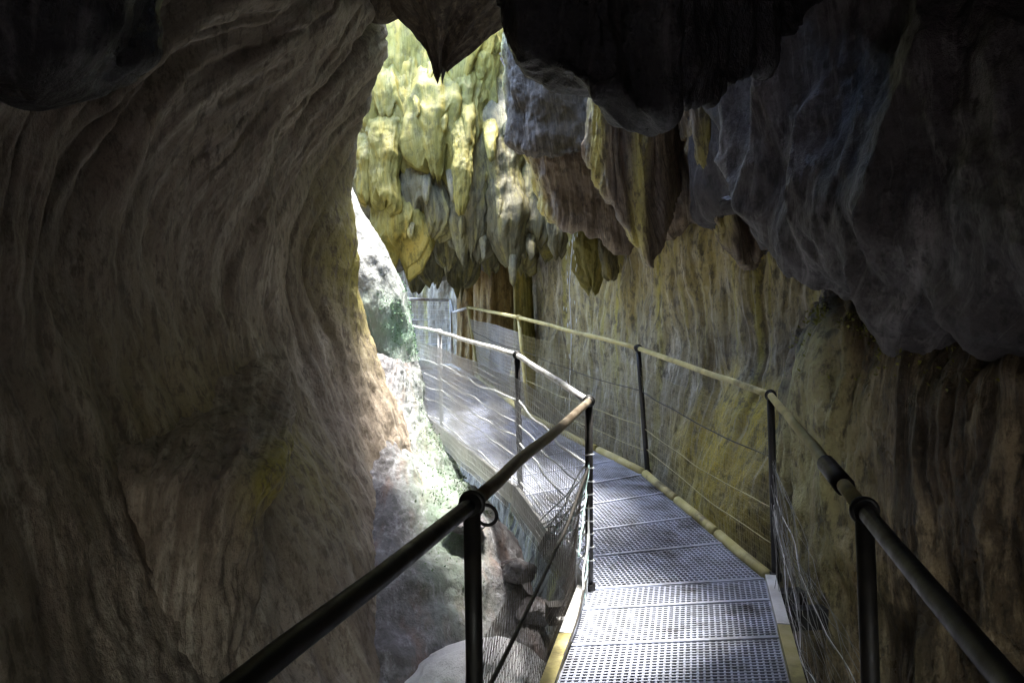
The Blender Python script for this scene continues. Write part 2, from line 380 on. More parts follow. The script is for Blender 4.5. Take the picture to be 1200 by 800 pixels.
RW = [(2.6,-9),(2.5,-3),(2.6,0),(2.8,2),(2.9,3.6),(2.75,5.0),(2.3,6.0),(1.95,6.9),(1.45,8.0),(.95,9.2),(.45,10.6),(-.2,12.4),(-1.0,14),(-2.6,15),(-5,15.8),(-9,16.2)]
RZ = [-5,-3,-1.5,-.4,.4,1.2,2.0,2.8,3.8,5.5,8,11]
ROFF = [-.9,-.6,-.35,-.1,0,.05,.02,-.05,-.1,-.15,0,.4]          # leans: positive = away from the gorge
rwall = []
for r, z in enumerate(RZ):
    row = []
    for c, (x, y) in enumerate(RW):
        k = ROFF[r] * (1 if c < 12 else .5)
        row.append(W(x + k*.8, y + k*.6, (z if y > 4 else min(z, 4.6 + .1*r)) if c < 12 else min(z, 3.6 + .25*r)))
    rwall.append(row)
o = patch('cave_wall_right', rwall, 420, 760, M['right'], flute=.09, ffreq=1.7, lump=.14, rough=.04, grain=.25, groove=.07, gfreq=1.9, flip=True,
          cw=[.2,.3,.4,.5,.9,1.6,2,2,2,2,1.6,1.2,.8,.5,.3], rw=[.5,.7,1.2,1.5,1.6,1.6,1.6,1.4,.8,.4,.3], seed=8.1,
          stain_or_light=lambda x, y, z: .45*g(z, 2.2, .9)*g(y, 7.2, 1.6) + .35*g(z, 1.7, 1)*g(y, 9.4, 1.5) + 1.5*np.clip(1.15 - np.hypot((y-6.75)/.85, (z-.15)/.95) + .25*fbm(x*2, y*2, z*2, 3), 0, 1),
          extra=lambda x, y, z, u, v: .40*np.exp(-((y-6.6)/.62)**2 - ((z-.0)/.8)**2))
tag(o, kind='structure')

# ceiling over the near part; unseen openings and rear shaped to steer daylight
cx = [-4.5,-2.5,-1,-.3,.3,1,2,3,7]; cyz = [(-8,.9),(-6.5,2.3),(-4.5,4.2),(-2.5,4.5),(0,4.5),(2,4.5),(3,4.5),(4,4.5),(5,4.5),(6,4.5),(7.2,4.6),(8.2,4.9),(9.2,5.4)]
cg = [[W(x, yy, zz) for x in cx] for yy, zz in cyz]
SH = np.array([.70, 4.1])
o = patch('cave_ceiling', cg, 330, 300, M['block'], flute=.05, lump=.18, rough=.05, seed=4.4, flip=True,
          cut=lambda x, y, z: (((x-SH[0]+.02)/.40)**2 + ((y-SH[1])/.60)**2 < 1) | ((x < .32 + .16*np.clip((y-7.)/.3, 0, 1) + .08*np.sin(y*3)) & (y > 5.45 + .1*np.sin(x*4) + 1.35*np.clip((-x - .0)/.35, 0, 1))) | ((x < .5) & (x > .08) & (y > 5.0)) | ((x < .85) & (x > .2) & (y > 5.35) & (y < 6.9)) | ((x < .55) & (x > -.05) & (y > 5.7) & (y < 7.1 + .1*np.sin(x*9)))); tag(o, kind='structure')
# unseen shaft added to steer daylight down on the near walkway
sh = []
for z, e in ((4.25, .95), (4.6, 1), (5.2, 1.05), (5.8, 1.2), (6.2, 1.5), (6.3, 2.2)):
    sh.append([np.array([SH[0] - .02 + .06*(z-4.5), SH[1] + .05*(z-4.5), z]) + np.array([.46*math.cos(-k/12*2*math.pi)*e, .66*math.sin(-k/12*2*math.pi)*e, 0]) for k in range(13)])
o = patch('added_light_shaft', sh, 70, 120, M['right'], flute=.03, lump=.05, rough=.04, seed=3.3, flip=True); tag(o, kind='structure')
# gorge floor, one sheet far past the cave
fx = [-40,-12,-5,-2.5,-1,0,1,2.2,5,12,40]; fy = [-40,-12,-5,0,3,5,7,9,12,16,40]
fg = [[W(x, y, -3.6) for x in fx] for y in fy]
o = patch('gorge_floor', fg, 260, 260, M['floor'], flute=.0, lump=.25, rough=.10, seed=6.2, cw=[.1,.3,1,2,2,2,2,1,.3,.1], rw=[.1,.3,1,2,2,2,2,1,.5,.1]); tag(o, kind='structure')

# ------------------------------------------------------------------ overhang that carries the stalactites
prof = [(-330,12.6),(-150,11.3),(-20,10.4),(70,10.0),(140,9.85),(190,9.95),(240,10.3),(280,10.8),(305,11.4),(296,12.6),(270,14.5)]
cols = [(120,2.5,0),(250,1.4,-6),(340,.6,-8),(400,.15,-30),(440,0,-8),(468,.05,12),(492,.15,-30),(518,0,8),(545,.15,-26),(570,.0,14),(600,.2,-24),(640,.35,-20),(690,.9,-50),(740,1.8,-60)]
og = [[P(px, py + (dy if i > 4 else 0), min(d, 11.4 + .25*(i-8) if px < 490 else 99) + dd) for (px, dd, dy) in cols] for i, (py, d) in enumerate(prof)]
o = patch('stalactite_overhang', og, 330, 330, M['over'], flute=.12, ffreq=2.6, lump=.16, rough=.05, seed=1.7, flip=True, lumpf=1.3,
          stain_or_light=lambda x, y, z: np.clip((z - 2.6) / .9, 0, 1))
tag(o, 'yellow green rock overhang lit from above, hung with tiers of stalactites', 'rock overhang')

def moss(name, label, src, n, size, mat, keep):
    co = np.empty(len(src.data.vertices)*3, np.float32); src.data.vertices.foreach_get('co', co); co = co.reshape(-1, 3) + np.array(src.location)
    no = np.empty(len(src.data.vertices)*3, np.float32); src.data.vertex_normals.foreach_get('vector', no); no = no.reshape(-1, 3)
    k = keep(co[:, 0], co[:, 1], co[:, 2]) * np.clip(.3 + 1.6*fbm(co[:, 0]*4, co[:, 1]*4, co[:, 2]*4, 3), 0, 1)
    idx = RNG.choice(len(co), n, p=k/k.sum())
    m = MB()
    for i in idx:
        p = co[i] + RNG.normal(size=3)*.012; a = RNG.normal(size=3); a /= np.linalg.norm(a); nn = no[i]*.6 + RNG.normal(size=3)*.6 + [0,0,.25]
        b = nn/np.linalg.norm(nn); sz = size*RNG.uniform(.5, 1.5)
        m.add([p - a*sz*.4, p + a*sz*.4, p + b*sz + a*sz*.25, p + b*sz*1.1 - a*sz*.2], [[0,1,2,3]])
    o = m.build(name, mat); o['kind'] = 'stuff'; o['label'] = label
    return o
# ------------------------------------------------------------------ big dark block, upper right
bc = [ # columns: px of the lower edge, py of lower edge, distance
 (820, 215, 6.6), (858, 268, 5.6), (885, 300, 5.0), (940, 318, 4.55), (1010, 347, 4.15), (1100, 386, 3.7), (1200, 432, 3.25), (1320, 492, 2.85), (1500, 590, 2.4)]
bg = []
for k, (sx, sy, dd) in enumerate([(0,-20,2.6),(0,-22,1.4),(0,-10,.45),(0,0,0),(0,-50,-.22),(0,-120,-.30),(0,-200,-.25),(0,-290,-.15),(0,-400,.05),(0,-560,.2)]):
    row = []
    for j, (px, py, d) in enumerate(bc):
        dx = 0
        if j < 3: dx = -abs(sy)*.10 if k >= 3 else 0
        row.append(P(px + dx, py + sy, d + dd * (1 if j > 1 else .5)))
    bg.append(row)
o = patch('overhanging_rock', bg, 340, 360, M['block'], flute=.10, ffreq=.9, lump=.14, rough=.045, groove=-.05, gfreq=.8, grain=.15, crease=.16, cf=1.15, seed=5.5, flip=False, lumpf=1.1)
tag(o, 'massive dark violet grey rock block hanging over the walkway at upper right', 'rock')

def thing_loft(name, label, cat, rows, d, mat, group=None, **kw):
    o = loft(name, rows, d, mat, **kw); return tag(o, label, cat, group)

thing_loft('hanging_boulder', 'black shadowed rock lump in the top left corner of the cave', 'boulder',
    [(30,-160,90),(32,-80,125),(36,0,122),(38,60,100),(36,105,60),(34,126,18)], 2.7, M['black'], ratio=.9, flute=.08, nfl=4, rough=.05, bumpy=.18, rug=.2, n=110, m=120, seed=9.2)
thing_loft('hanging_rock', 'pitted brown rock wedge hanging in front of the yellow stalactites', 'rock',
    [(545,-170,80),(545,-90,78),(541,-20,68),(538,15,58),(530,45,34),(521,66,16),(518,79,5)], 5.6, M['pitted'], ratio=.9, flute=.12, nfl=7, rough=.12, bumpy=.16, rug=.22, hem=.3, n=150, m=150, seed=1.2)
thing_loft('ceiling_rock', 'brown rough rock spur joining the wall at the top of the yellow gap', 'rock',
    [(440,-120,60),(445,-60,52),(452,-15,38),(452,12,24),(446,26,10)], 6.6, M['pitted'], ratio=.8, flute=.1, rough=.1, bumpy=.1, n=80, m=80, seed=7.7)

edge = lambda px0, d, wpx: (lambda x, y, z: np.clip(1 - (x - ((px0 - 600) / F * d)) / (wpx / F * d), 0, 1))
def curtain(name, label, cat, cols, ys, d_of, mat, stain_or_light=None, backs=((.2,2),(.5,-6),(.9,-30)), **kw):
    # cols: (px at top, px at bottom, extra distance, bottom edge py); ys: fractions down to the edge
    G = []
    y0 = ys[0]
    for f in (0, .25, .5, .72, .88, 1):
        G.append([P(lerp_(pt, pb, f**1.5), lerp_(y0, be, f), d_of + dd + .18*f*f - .05*math.sin(f*3)) for pt, pb, dd, be in cols])
    for back, up in backs:
        G.append([P(lerp_(pb, 720, back*.05), be + up, d_of + dd + .18 + back) for pt, pb, dd, be in cols])
    o = patch(name, G, 260, 260, mat, seed=kw.pop('seed'), flip=True, stain_or_light=stain_or_light, **kw)
    return tag(o, label, cat)
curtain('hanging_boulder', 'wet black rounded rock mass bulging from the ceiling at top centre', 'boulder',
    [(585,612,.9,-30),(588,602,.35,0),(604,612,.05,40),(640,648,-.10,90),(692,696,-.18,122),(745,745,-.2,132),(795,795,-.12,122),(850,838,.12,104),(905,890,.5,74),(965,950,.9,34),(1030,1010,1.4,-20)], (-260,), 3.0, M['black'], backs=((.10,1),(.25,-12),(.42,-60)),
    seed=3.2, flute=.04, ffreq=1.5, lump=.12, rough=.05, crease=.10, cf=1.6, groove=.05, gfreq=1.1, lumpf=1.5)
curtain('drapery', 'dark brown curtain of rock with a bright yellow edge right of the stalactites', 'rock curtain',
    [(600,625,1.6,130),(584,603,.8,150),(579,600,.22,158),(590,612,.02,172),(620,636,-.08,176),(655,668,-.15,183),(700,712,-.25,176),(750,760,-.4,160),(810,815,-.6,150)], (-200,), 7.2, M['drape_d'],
    stain_or_light=lambda x, y, z: np.clip(1.3 - (x + .15 + .22*(3.4-z)*(z<3.4)) / .09, 0, 1), seed=4.9, flute=.07, ffreq=2.2, lump=.12, rough=.06, groove=.05, gfreq=2)  # light along the left edge put into the colour as yellow
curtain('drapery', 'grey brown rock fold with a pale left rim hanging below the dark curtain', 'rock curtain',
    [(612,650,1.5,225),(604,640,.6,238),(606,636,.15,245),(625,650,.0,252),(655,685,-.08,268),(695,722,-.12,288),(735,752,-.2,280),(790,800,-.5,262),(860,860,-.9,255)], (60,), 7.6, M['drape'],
    stain_or_light=lambda x, y, z: np.clip(1.2 - (x - .12 - .35*(3.0-z)) / .10, 0, 1), seed=6.3, flute=.10, ffreq=2.6, lump=.14, rough=.06, groove=.07, gfreq=2.4)  # light on the left rim put into the colour
BK = ((.12,2),(.4,-8),(.9,-40))
curtain('drapery', 'striped brown and yellow rock drapery ending low above the right handrail', 'rock curtain',
    [(706,700,.7,165),(696,694,.25,178),(699,702,.05,205),(712,720,-.05,240),(728,742,-.02,282),(745,762,-.10,312),(758,776,-.02,296),(770,786,.02,268),(782,794,.25,240),(790,800,.8,215)], (40,), 6.25, M['drape'], backs=BK,
    stain_or_light=lambda x, y, z: 1.1*g(x, .68, .05) + .9*g(x, 1.0, .06), seed=2.9, flute=.07, ffreq=3.5, lump=.05, rough=.03, groove=.06, gfreq=3.2)
curtain('drapery', 'folded brown rock drapery with a pale rim beside the dark block', 'rock curtain',
    [(815,812,.7,140),(803,806,.25,152),(806,816,.0,196),(818,833,-.12,240),(832,850,.06,276),(845,866,-.08,300),(858,880,.10,305),(875,896,-.05,286),(895,912,.5,262)], (20,), 5.9, M['drape'], backs=BK,
    stain_or_light=lambda x, y, z: .9*g(x, 1.42, .06)*g(z, 2.7, .4) + .7*g(x, 1.60, .04), seed=6.9, flute=.08, ffreq=3.5, lump=.05, rough=.03, groove=.08, gfreq=3.0)
# ------------------------------------------------------------------ flowstone on the right
fgp = []
fcols = [(918,7.0,70),(928,5.7,40),(938,5.0,16),(965,4.6,0),(1025,4.3,-8),(1085,4.05,0),(1150,3.75,14),(1230,3.4,40),(1350,3.1,70)]
for k, (py, ins, dd) in enumerate([(345,95,1.6),(352,72,.6),(368,62,.12),(410,38,-.05),(470,16,-.12),(560,4,-.15),(680,-4,-.12),(820,-8,-.05),(1000,-12,.1),(1250,-15,.2)]):
    fgp.append([P(px + ins*max(0, 1 - j*.22), py + oy*(.8 if k < 5 else 0), d + dd) for j, (px, d, oy) in enumerate(fcols)])
o = patch('flowstone', fgp, 330, 330, M['flow'], flute=.17, ffreq=1.5, lump=.09, rough=.035, groove=-.11, gfreq=1.9, grain=.2, seed=3.8, flip=True,
          stain_or_light=lambda x, y, z: 1.1*np.clip(1 - (x - 1.72) / .2, 0, 1)*np.clip((z + .6)/1.2, 0, 1))  # olive tint, with the light on the left flank put into it
tag(o, 'brown fluted flowstone dome with glistening vertical ridges beside the right handrail', 'flowstone')

# shoulder low on the left wall
sg = []
for py, ex, dd in ((420,335,1.6),(480,338,.95),(520,336,.5),(550,328,.22),(590,308,.06),(650,296,.05),(730,286,.05),(800,280,.0),(900,276,-.1),(1050,280,-.1)):
    sg.append([P(ex + ox, py + oy, d + dd) for ox, oy, d in ((-260,-10,3.6),(-180,-15,3.75),(-110,-10,3.8),(-55,-4,3.87),(-18,0,4.0),(0,4,4.2),(-8,4,4.7),(-20,4,5.6))])
o = patch('rock_bulge', sg, 240, 260, M['left'], flute=.05, ffreq=2.4, lump=.08, rough=.05, seed=4.1, flip=True,
    stain_or_light=lambda x, y, z: 1.1*g(x, -1.27, .10)*g(z, .62, .28))
tag(o, 'shadowed brown rock shoulder with a yellow mossy edge low on the left wall', 'rock')
# pale rim at the end of the left wall
rg = []
for py, ex, d in ((190,395,8.3),(222,409,8.3),(250,424,8.3),(285,446,8.3),(320,463,8.35),(350,472,8.4),(390,480,8.5),(430,488,8.5),(470,492,8.3),(510,500,8.1)):
    rg.append([P(ex + ox, py + oy, d + dd) for ox, oy, dd in ((-95,30,-.55),(-62,22,-.42),(-34,12,-.30),(-12,4,-.12),(0,0,.1),(-4,0,.5),(-40,0,1.4))])
o = patch('rim_rock', rg, 240, 160, M['rim'], flute=.03, ffreq=3, lump=.05, rough=.028, grain=.1, seed=9.3, flip=True,
    stain_or_light=lambda x, y, z: .9*g(z, 1.35, .35))
tag(o, 'sunlit white rim of rock where the left wall ends, mossy green lower down', 'rock')
# rough slope running down under the walkway
lg = []
for py, lx, rx, dl, dr in ((425,440,484,7.7,8.5),(455,430,492,7.3,8.3),(490,415,500,6.9,8.0),(530,400,516,6.5,7.5),(580,385,552,6.1,6.8),(640,365,590,5.7,6.2),(710,345,622,5.3,5.9),(800,325,650,4.9,5.6),(930,300,690,4.5,5.4)):
    lg.append([P(lerp_(lx, rx, t), py, lerp_(dl, dr, t) + dd) for t, dd in ((-.25,.5),(0,.15),(.3,-.05),(.6,-.12),(.85,-.06),(1,.1),(1.02,.6),(.95,1.6))])
o = patch('rocky_slope', lg, 300, 260, M['slope'], flute=.05, ffreq=2.2, lump=.11, rough=.05, grain=.1, seed=7.3, flip=True, lumpf=1.3,
    stain_or_light=lambda x, y, z: np.clip(1.1*g(x + .35*(z-.2), -.62, .24)*g(z, .2, .8), 0, 1)*.9)
tag(o, kind='structure')

moss('moss', 'green moss and small leaves on the bright rim and slope', bpy.data.objects['rim_rock'], 1500, .015, M['moss'], lambda x, y, z: g(z, 1.45, .35)*(x > -1.35) + 1e-9)
moss('moss', 'pale green moss on the slope beside the walkway', bpy.data.objects['rocky_slope'], 2200, .014, M['mossp'], lambda x, y, z: g(x + .35*(z-.2), -.55, .2)*g(z, .2, .5)*(z > -.5) + 1e-9)
moss('moss', 'yellow green moss on the lit shoulder of the fluted flowstone', bpy.data.objects['flowstone'], 900, .016, M['mossy'], lambda x, y, z: g(x, 1.86, .12)*g(z, 1.38, .16) + 1e-9)

# orange stone columns behind the far bend
for k, (rows, d, lab) in enumerate([
    ([(583,260,12),(584,310,17),(586,360,20),(588,420,24),(590,500,32)], 11.6, 'thick orange stone column right of the far handrail bend'),
    ([(607,230,9),(610,290,9),(613,350,10),(614,420,12),(612,520,18)], 10.9, 'slim yellow stone column standing beside the thick orange one'),
    ([(548,290,9),(549,340,11),(552,390,14),(552,480,20)], 12.6, 'small brown stone column behind the far net'),
    ([(566,280,7),(565,330,9),(568,380,11),(570,470,16)], 12.2, 'narrow dark orange stone column between two thicker columns')]):
    thing_loft('stone_column', lab, 'stone column', rows, d, M['orange'] if k != 1 else M['stal_y'], ratio=.9, flute=.22, nfl=8, rough=.08, n=90, m=60, seed=1.1+k, group='stone columns at the far bend')

# ------------------------------------------------------------------ stalactites: (px, py top, py tip, half width, d, kind, label)
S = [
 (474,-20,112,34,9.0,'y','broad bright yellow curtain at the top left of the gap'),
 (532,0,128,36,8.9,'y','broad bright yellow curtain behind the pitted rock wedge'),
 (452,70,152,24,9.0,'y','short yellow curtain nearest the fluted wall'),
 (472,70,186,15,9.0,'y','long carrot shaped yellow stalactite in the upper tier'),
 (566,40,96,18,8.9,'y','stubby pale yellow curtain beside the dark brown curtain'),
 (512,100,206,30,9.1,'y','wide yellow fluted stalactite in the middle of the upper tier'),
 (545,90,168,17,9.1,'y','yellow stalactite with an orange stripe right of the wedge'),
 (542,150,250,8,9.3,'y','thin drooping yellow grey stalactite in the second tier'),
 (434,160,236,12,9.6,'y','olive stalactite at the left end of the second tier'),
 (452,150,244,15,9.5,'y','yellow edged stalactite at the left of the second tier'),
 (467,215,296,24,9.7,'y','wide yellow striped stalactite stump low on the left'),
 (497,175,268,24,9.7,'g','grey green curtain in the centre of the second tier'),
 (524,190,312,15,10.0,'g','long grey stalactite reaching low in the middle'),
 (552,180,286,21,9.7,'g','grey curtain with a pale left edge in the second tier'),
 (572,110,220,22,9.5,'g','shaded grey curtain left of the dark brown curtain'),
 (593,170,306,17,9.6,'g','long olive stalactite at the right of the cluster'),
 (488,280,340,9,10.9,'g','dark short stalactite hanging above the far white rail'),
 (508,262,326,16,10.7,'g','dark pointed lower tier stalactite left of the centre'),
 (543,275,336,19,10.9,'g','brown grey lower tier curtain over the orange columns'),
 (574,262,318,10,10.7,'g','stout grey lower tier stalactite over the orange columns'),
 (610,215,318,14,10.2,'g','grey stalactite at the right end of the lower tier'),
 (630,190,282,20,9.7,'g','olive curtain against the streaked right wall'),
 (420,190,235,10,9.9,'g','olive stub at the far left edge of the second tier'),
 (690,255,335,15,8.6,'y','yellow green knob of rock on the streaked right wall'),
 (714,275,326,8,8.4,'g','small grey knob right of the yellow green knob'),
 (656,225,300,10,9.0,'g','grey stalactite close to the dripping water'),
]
for k, (px, y0, y1, hw, d, kd, lab) in enumerate(S):
    if y0 < 130: d = float(np.interp((y0*.4+y1*.6), [0,70,140,190], [10.1,9.75,9.6,9.7]))
    rr = random.Random(k)
    h = y1 - y0; dx = rr.uniform(-4, 4)
    hw *= 1.15
    wide = hw > 22
    a1, a2, a3 = rr.uniform(.85, 1.15), rr.uniform(.75, 1.1), rr.uniform(.55, .95)
    if wide: a2, a3 = rr.uniform(.9, 1.1), rr.uniform(.85, 1.05)
    hk = 1.0 if wide else .6
    rows = [(px - dx*1.5, y0 - 45, hw*1.5, d + .5), (px - dx, y0 - 5, hw*1.25, d + .2), (px - dx*.4, y0 + h*.28, hw*a1, d + .05), (px + rr.uniform(-2.5,2.5), y0 + h*.55, hw*a2, d), (px + dx*.6, y0 + h*.80, hw*(a2+a3)/2, d),
            (px + dx, y0 + h*.94, hw*a3*.85, d), (px + dx*1.1, y1, hw*a3*rr.uniform(.25,.5)*(1.4 if wide else 1), d)]
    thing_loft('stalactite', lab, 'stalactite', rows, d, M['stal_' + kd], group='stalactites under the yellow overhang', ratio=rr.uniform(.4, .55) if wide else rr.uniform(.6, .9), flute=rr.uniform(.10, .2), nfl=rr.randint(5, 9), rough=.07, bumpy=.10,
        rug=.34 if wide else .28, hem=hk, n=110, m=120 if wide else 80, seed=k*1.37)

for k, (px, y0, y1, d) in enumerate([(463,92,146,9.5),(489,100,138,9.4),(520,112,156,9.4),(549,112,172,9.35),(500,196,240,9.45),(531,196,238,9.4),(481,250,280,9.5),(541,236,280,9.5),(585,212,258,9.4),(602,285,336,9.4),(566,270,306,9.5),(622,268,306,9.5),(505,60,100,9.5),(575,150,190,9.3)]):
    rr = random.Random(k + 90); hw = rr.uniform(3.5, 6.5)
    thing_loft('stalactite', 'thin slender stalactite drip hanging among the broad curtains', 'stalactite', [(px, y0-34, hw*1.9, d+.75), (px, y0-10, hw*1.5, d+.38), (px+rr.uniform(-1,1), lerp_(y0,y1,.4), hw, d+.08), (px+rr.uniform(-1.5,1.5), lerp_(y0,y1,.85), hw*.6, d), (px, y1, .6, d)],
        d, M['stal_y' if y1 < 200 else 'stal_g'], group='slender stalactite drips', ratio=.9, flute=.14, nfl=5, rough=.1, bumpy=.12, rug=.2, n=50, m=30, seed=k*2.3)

# ------------------------------------------------------------------ boulders and rubble in the gorge
thing_loft('boulder', 'large pale white boulder down in the gorge below the left railing', 'boulder',
    [(585,748,8),(580,757,30),(574,780,56),(570,815,76),(568,860,90),(566,920,80)], 5.15, M['pale'], ratio=.8, flute=.08, nfl=4, rough=.05, bumpy=.25, rug=.30, n=130, m=150, seed=5.6)
for k, (px, py, r, d, lab) in enumerate([(545,610,15,6.1,'mossy stone on the slope under the far left railing'),
        (605,668,15,6.0,'brown stone low under the walkway bracket'),(622,715,18,5.9,'red brown stone above the pale boulder')]):
    thing_loft('stone', lab, 'stone', [(px,py-r*.9,r*.25),(px,py-r*.6,r*.7),(px,py,r),(px,py+r*.6,r*.8),(px,py+r,r*.25)], d, M['slope'], group='stones on the left slope', ratio=.9, flute=.12, nfl=4, rough=.10, bumpy=.25, rug=.5, n=80, m=80, seed=k*2.1+.3)

# ------------------------------------------------------------------ WALKWAY
RL = [W(-1.32,-3.2,1.04), W(-.73,-.7,1.04), P(553,590,1.95), P(690,470,4.29), P(606,416,5.9), P(515,389,8.5), P(466,378,10.0)]
RR = [W(-.36,-3.2,1.04), W(.22,-.7,1.04), P(1013,598,1.87), P(903,463,4.55), P(748,408,6.66), P(608,372,8.75), P(549,360,11.0)]
DL = [W(-1.30,-3.2,0), W(-.71,-.7,0), W(RL[2][0]+.015, RL[2][1], 0), W(.425, 4.33, 0), P(610,581,5.9), P(518,506,8.5), P(470,470,10.0)]
DR = [W(-.38,-3.2,0), W(.20,-.7,0), W(RR[2][0]-.02, RR[2][1], 0), W(1.44, 4.50, 0), P(752,556,6.62), P(612,486,8.72), P(556,440,11.0)]
lerp = lambda a, b, t: a + (b - a) * t
def grating(parent, a, b, c, d, pitch=.0285, wv=.0098, hv=.011, heavy=17):
    """a-b left edge (near->far), c-d right edge"""
    m = MB(); L = (np.linalg.norm(b-a) + np.linalg.norm(d-c)) / 2; Wd = np.linalg.norm(c-a)
    n = max(3, int(round(L / pitch))); k = max(3, int(round(Wd / pitch)))
    sag = np.array([0, 0, -.004])
    for i in range(n + 1):
        t = i / n; hv_ = i % heavy == 0
        m.bar(lerp(a, b, t) + (0 if hv_ else 1)*sag*.5 + [0,0,.004 if hv_ else 0], lerp(c, d, t) + (0 if hv_ else 1)*sag*.5 + [0,0,.004 if hv_ else 0], wv*1.0 if not hv_ else wv*2.2, hv)
    for j in range(k + 1):
        t = j / k; m.bar(lerp(a, c, t) + sag, lerp(b, d, t) + sag, wv, hv)
    return m.build('grating_panel', M['grate'], parent, smooth=False)
def edge_beam(parent, pts, mat, r=.026, name='edge_tube'):
    return MB().tube(pts, r, 10).build(name, mat, parent)
wk = empty('walkway', tuple(DL[3]*.5 + DR[3]*.5), 'straight near section of steel grating walkway ending at the bend', 'walkway')
for t0, t1 in ((0,.5),(.5,1)):
    grating(wk, lerp(DL[0],DL[1],t0), lerp(DL[0],DL[1],t1), lerp(DR[0],DR[1],t0), lerp(DR[0],DR[1],t1))
gap = .006
def sec(parent, i, n, **kw):
    for k in range(n):
        a0, a1 = k/n + gap/n, (k+1)/n - gap/n
        grating(parent, lerp(DL[i],DL[i+1],a0), lerp(DL[i],DL[i+1],a1), lerp(DR[i],DR[i+1],a0), lerp(DR[i],DR[i+1],a1), **kw)
sec(wk, 1, 2); sec(wk, 2, 2)
out = lambda A, B, s: np.array([A[0]-B[0], A[1]-B[1], 0]) / np.linalg.norm((A-B)[:2]) * s
def offs(A, B, s, dz=.0): return [a + out(a, b, s) + np.array([0,0,dz]) for a, b in zip(A, B)]
def plank(parent, p, q, mat, w=.058, h=.075):
    MB().bar(p, q, w, h).build('edge_beam', M[mat], parent, smooth=False)
el, er = offs(DL[:4], DR[:4], .036, .030), offs(DR[:4], DL[:4], .036, .030)
for e in (el, er):
    for i, cuts in ((0, (0, .5, 1)), (1, (0, .5, 1)), (2, (0, .45, .72, .995))):
        for a0, a1 in zip(cuts, cuts[1:]):
            plank(wk, lerp(e[i], e[i+1], a0 + .002), lerp(e[i], e[i+1], a1 - .002), 'white' if i == 2 and a0 > .6 else 'yellow')
wk2 = empty('walkway', tuple(DL[4]*.5 + DR[4]*.5), 'rising far section of grating walkway curving left past the bend', 'walkway')
sec(wk2, 3, 2); sec(wk2, 4, 2, wv=.014); sec(wk2, 5, 2, wv=.015)
tb = offs(DL[3:], DR[3:], .034, .075)
for i in range(len(tb) - 1):
    MB().bar(lerp(tb[i], tb[i+1], .006), lerp(tb[i], tb[i+1], .994), .03, .15).build('toe_board', M['white'], wk2, smooth=False)
dr2 = offs(DR[3:], DL[3:], .03, .012)
# right edge: short stained timber-like battens end to end
for i in range(len(dr2) - 1):
    n = 3
    for k in range(n):
        a, b = lerp(dr2[i], dr2[i+1], k/n + .012), lerp(dr2[i], dr2[i+1], (k+1)/n - .012)
        mid = (a+b)/2 + RNG.normal(size=3)*[.006,.006,.004]
        MB().tube([a, mid, b], .034, 10).build('edge_batten', M['yellow'], wk2)
def beams(parent, i, ts):
    for t in ts:
        a = lerp(DL[i], DL[i+1], t); b = lerp(DR[i], DR[i+1], t)
        a2 = a + out(a, b, .22 if i == 2 and t > .9 else .02); b2 = b + out(b, a, .22 if i == 2 and t > .9 else .02)
        MB().bar(a2 + [0,0,-.03], b2 + [0,0,-.03], .09, .10).build('crossbeam', M['dark'], parent, smooth=False)
beams(wk, 1, (.1,.6)); beams(wk, 2, (.05,.5,.955)); beams(wk2, 3, (.45,.97)); beams(wk2, 4, (.5,.97)); beams(wk2, 5, (.5,.97))
# stringers under the grating
for parent, idx in ((wk, (0,1,2)), (wk2, (3,4,5))):
    for sgn, D1, D2 in ((1, DL, DR), (1, DR, DL)):
        m = MB()
        for i in idx: m.bar(D1[i] + [0,0,-.028] - out(D1[i], D2[i], .03), D1[i+1] + [0,0,-.028] - out(D1[i+1], D2[i+1], .03), .012, .07)
        m.build('stringer', M['dark'], parent, smooth=False)
# pale bracket top plates that stick out beside the bend
a = P(652,722,4.2); MB().bar(a, a + [.2,.0,.0], .09, .012).build('bracket', M['galv'], wk, smooth=False)
a = P(652,727,4.2); MB().bar(a + [.02,0,0], a + [.2,0,0], .08, .09).build('bracket', M['dark'], wk, smooth=False)
a = P(925,712,4.3); MB().bar(a, a + [.2,.02,0], .08, .11).build('bracket', M['dark'], wk, smooth=False)

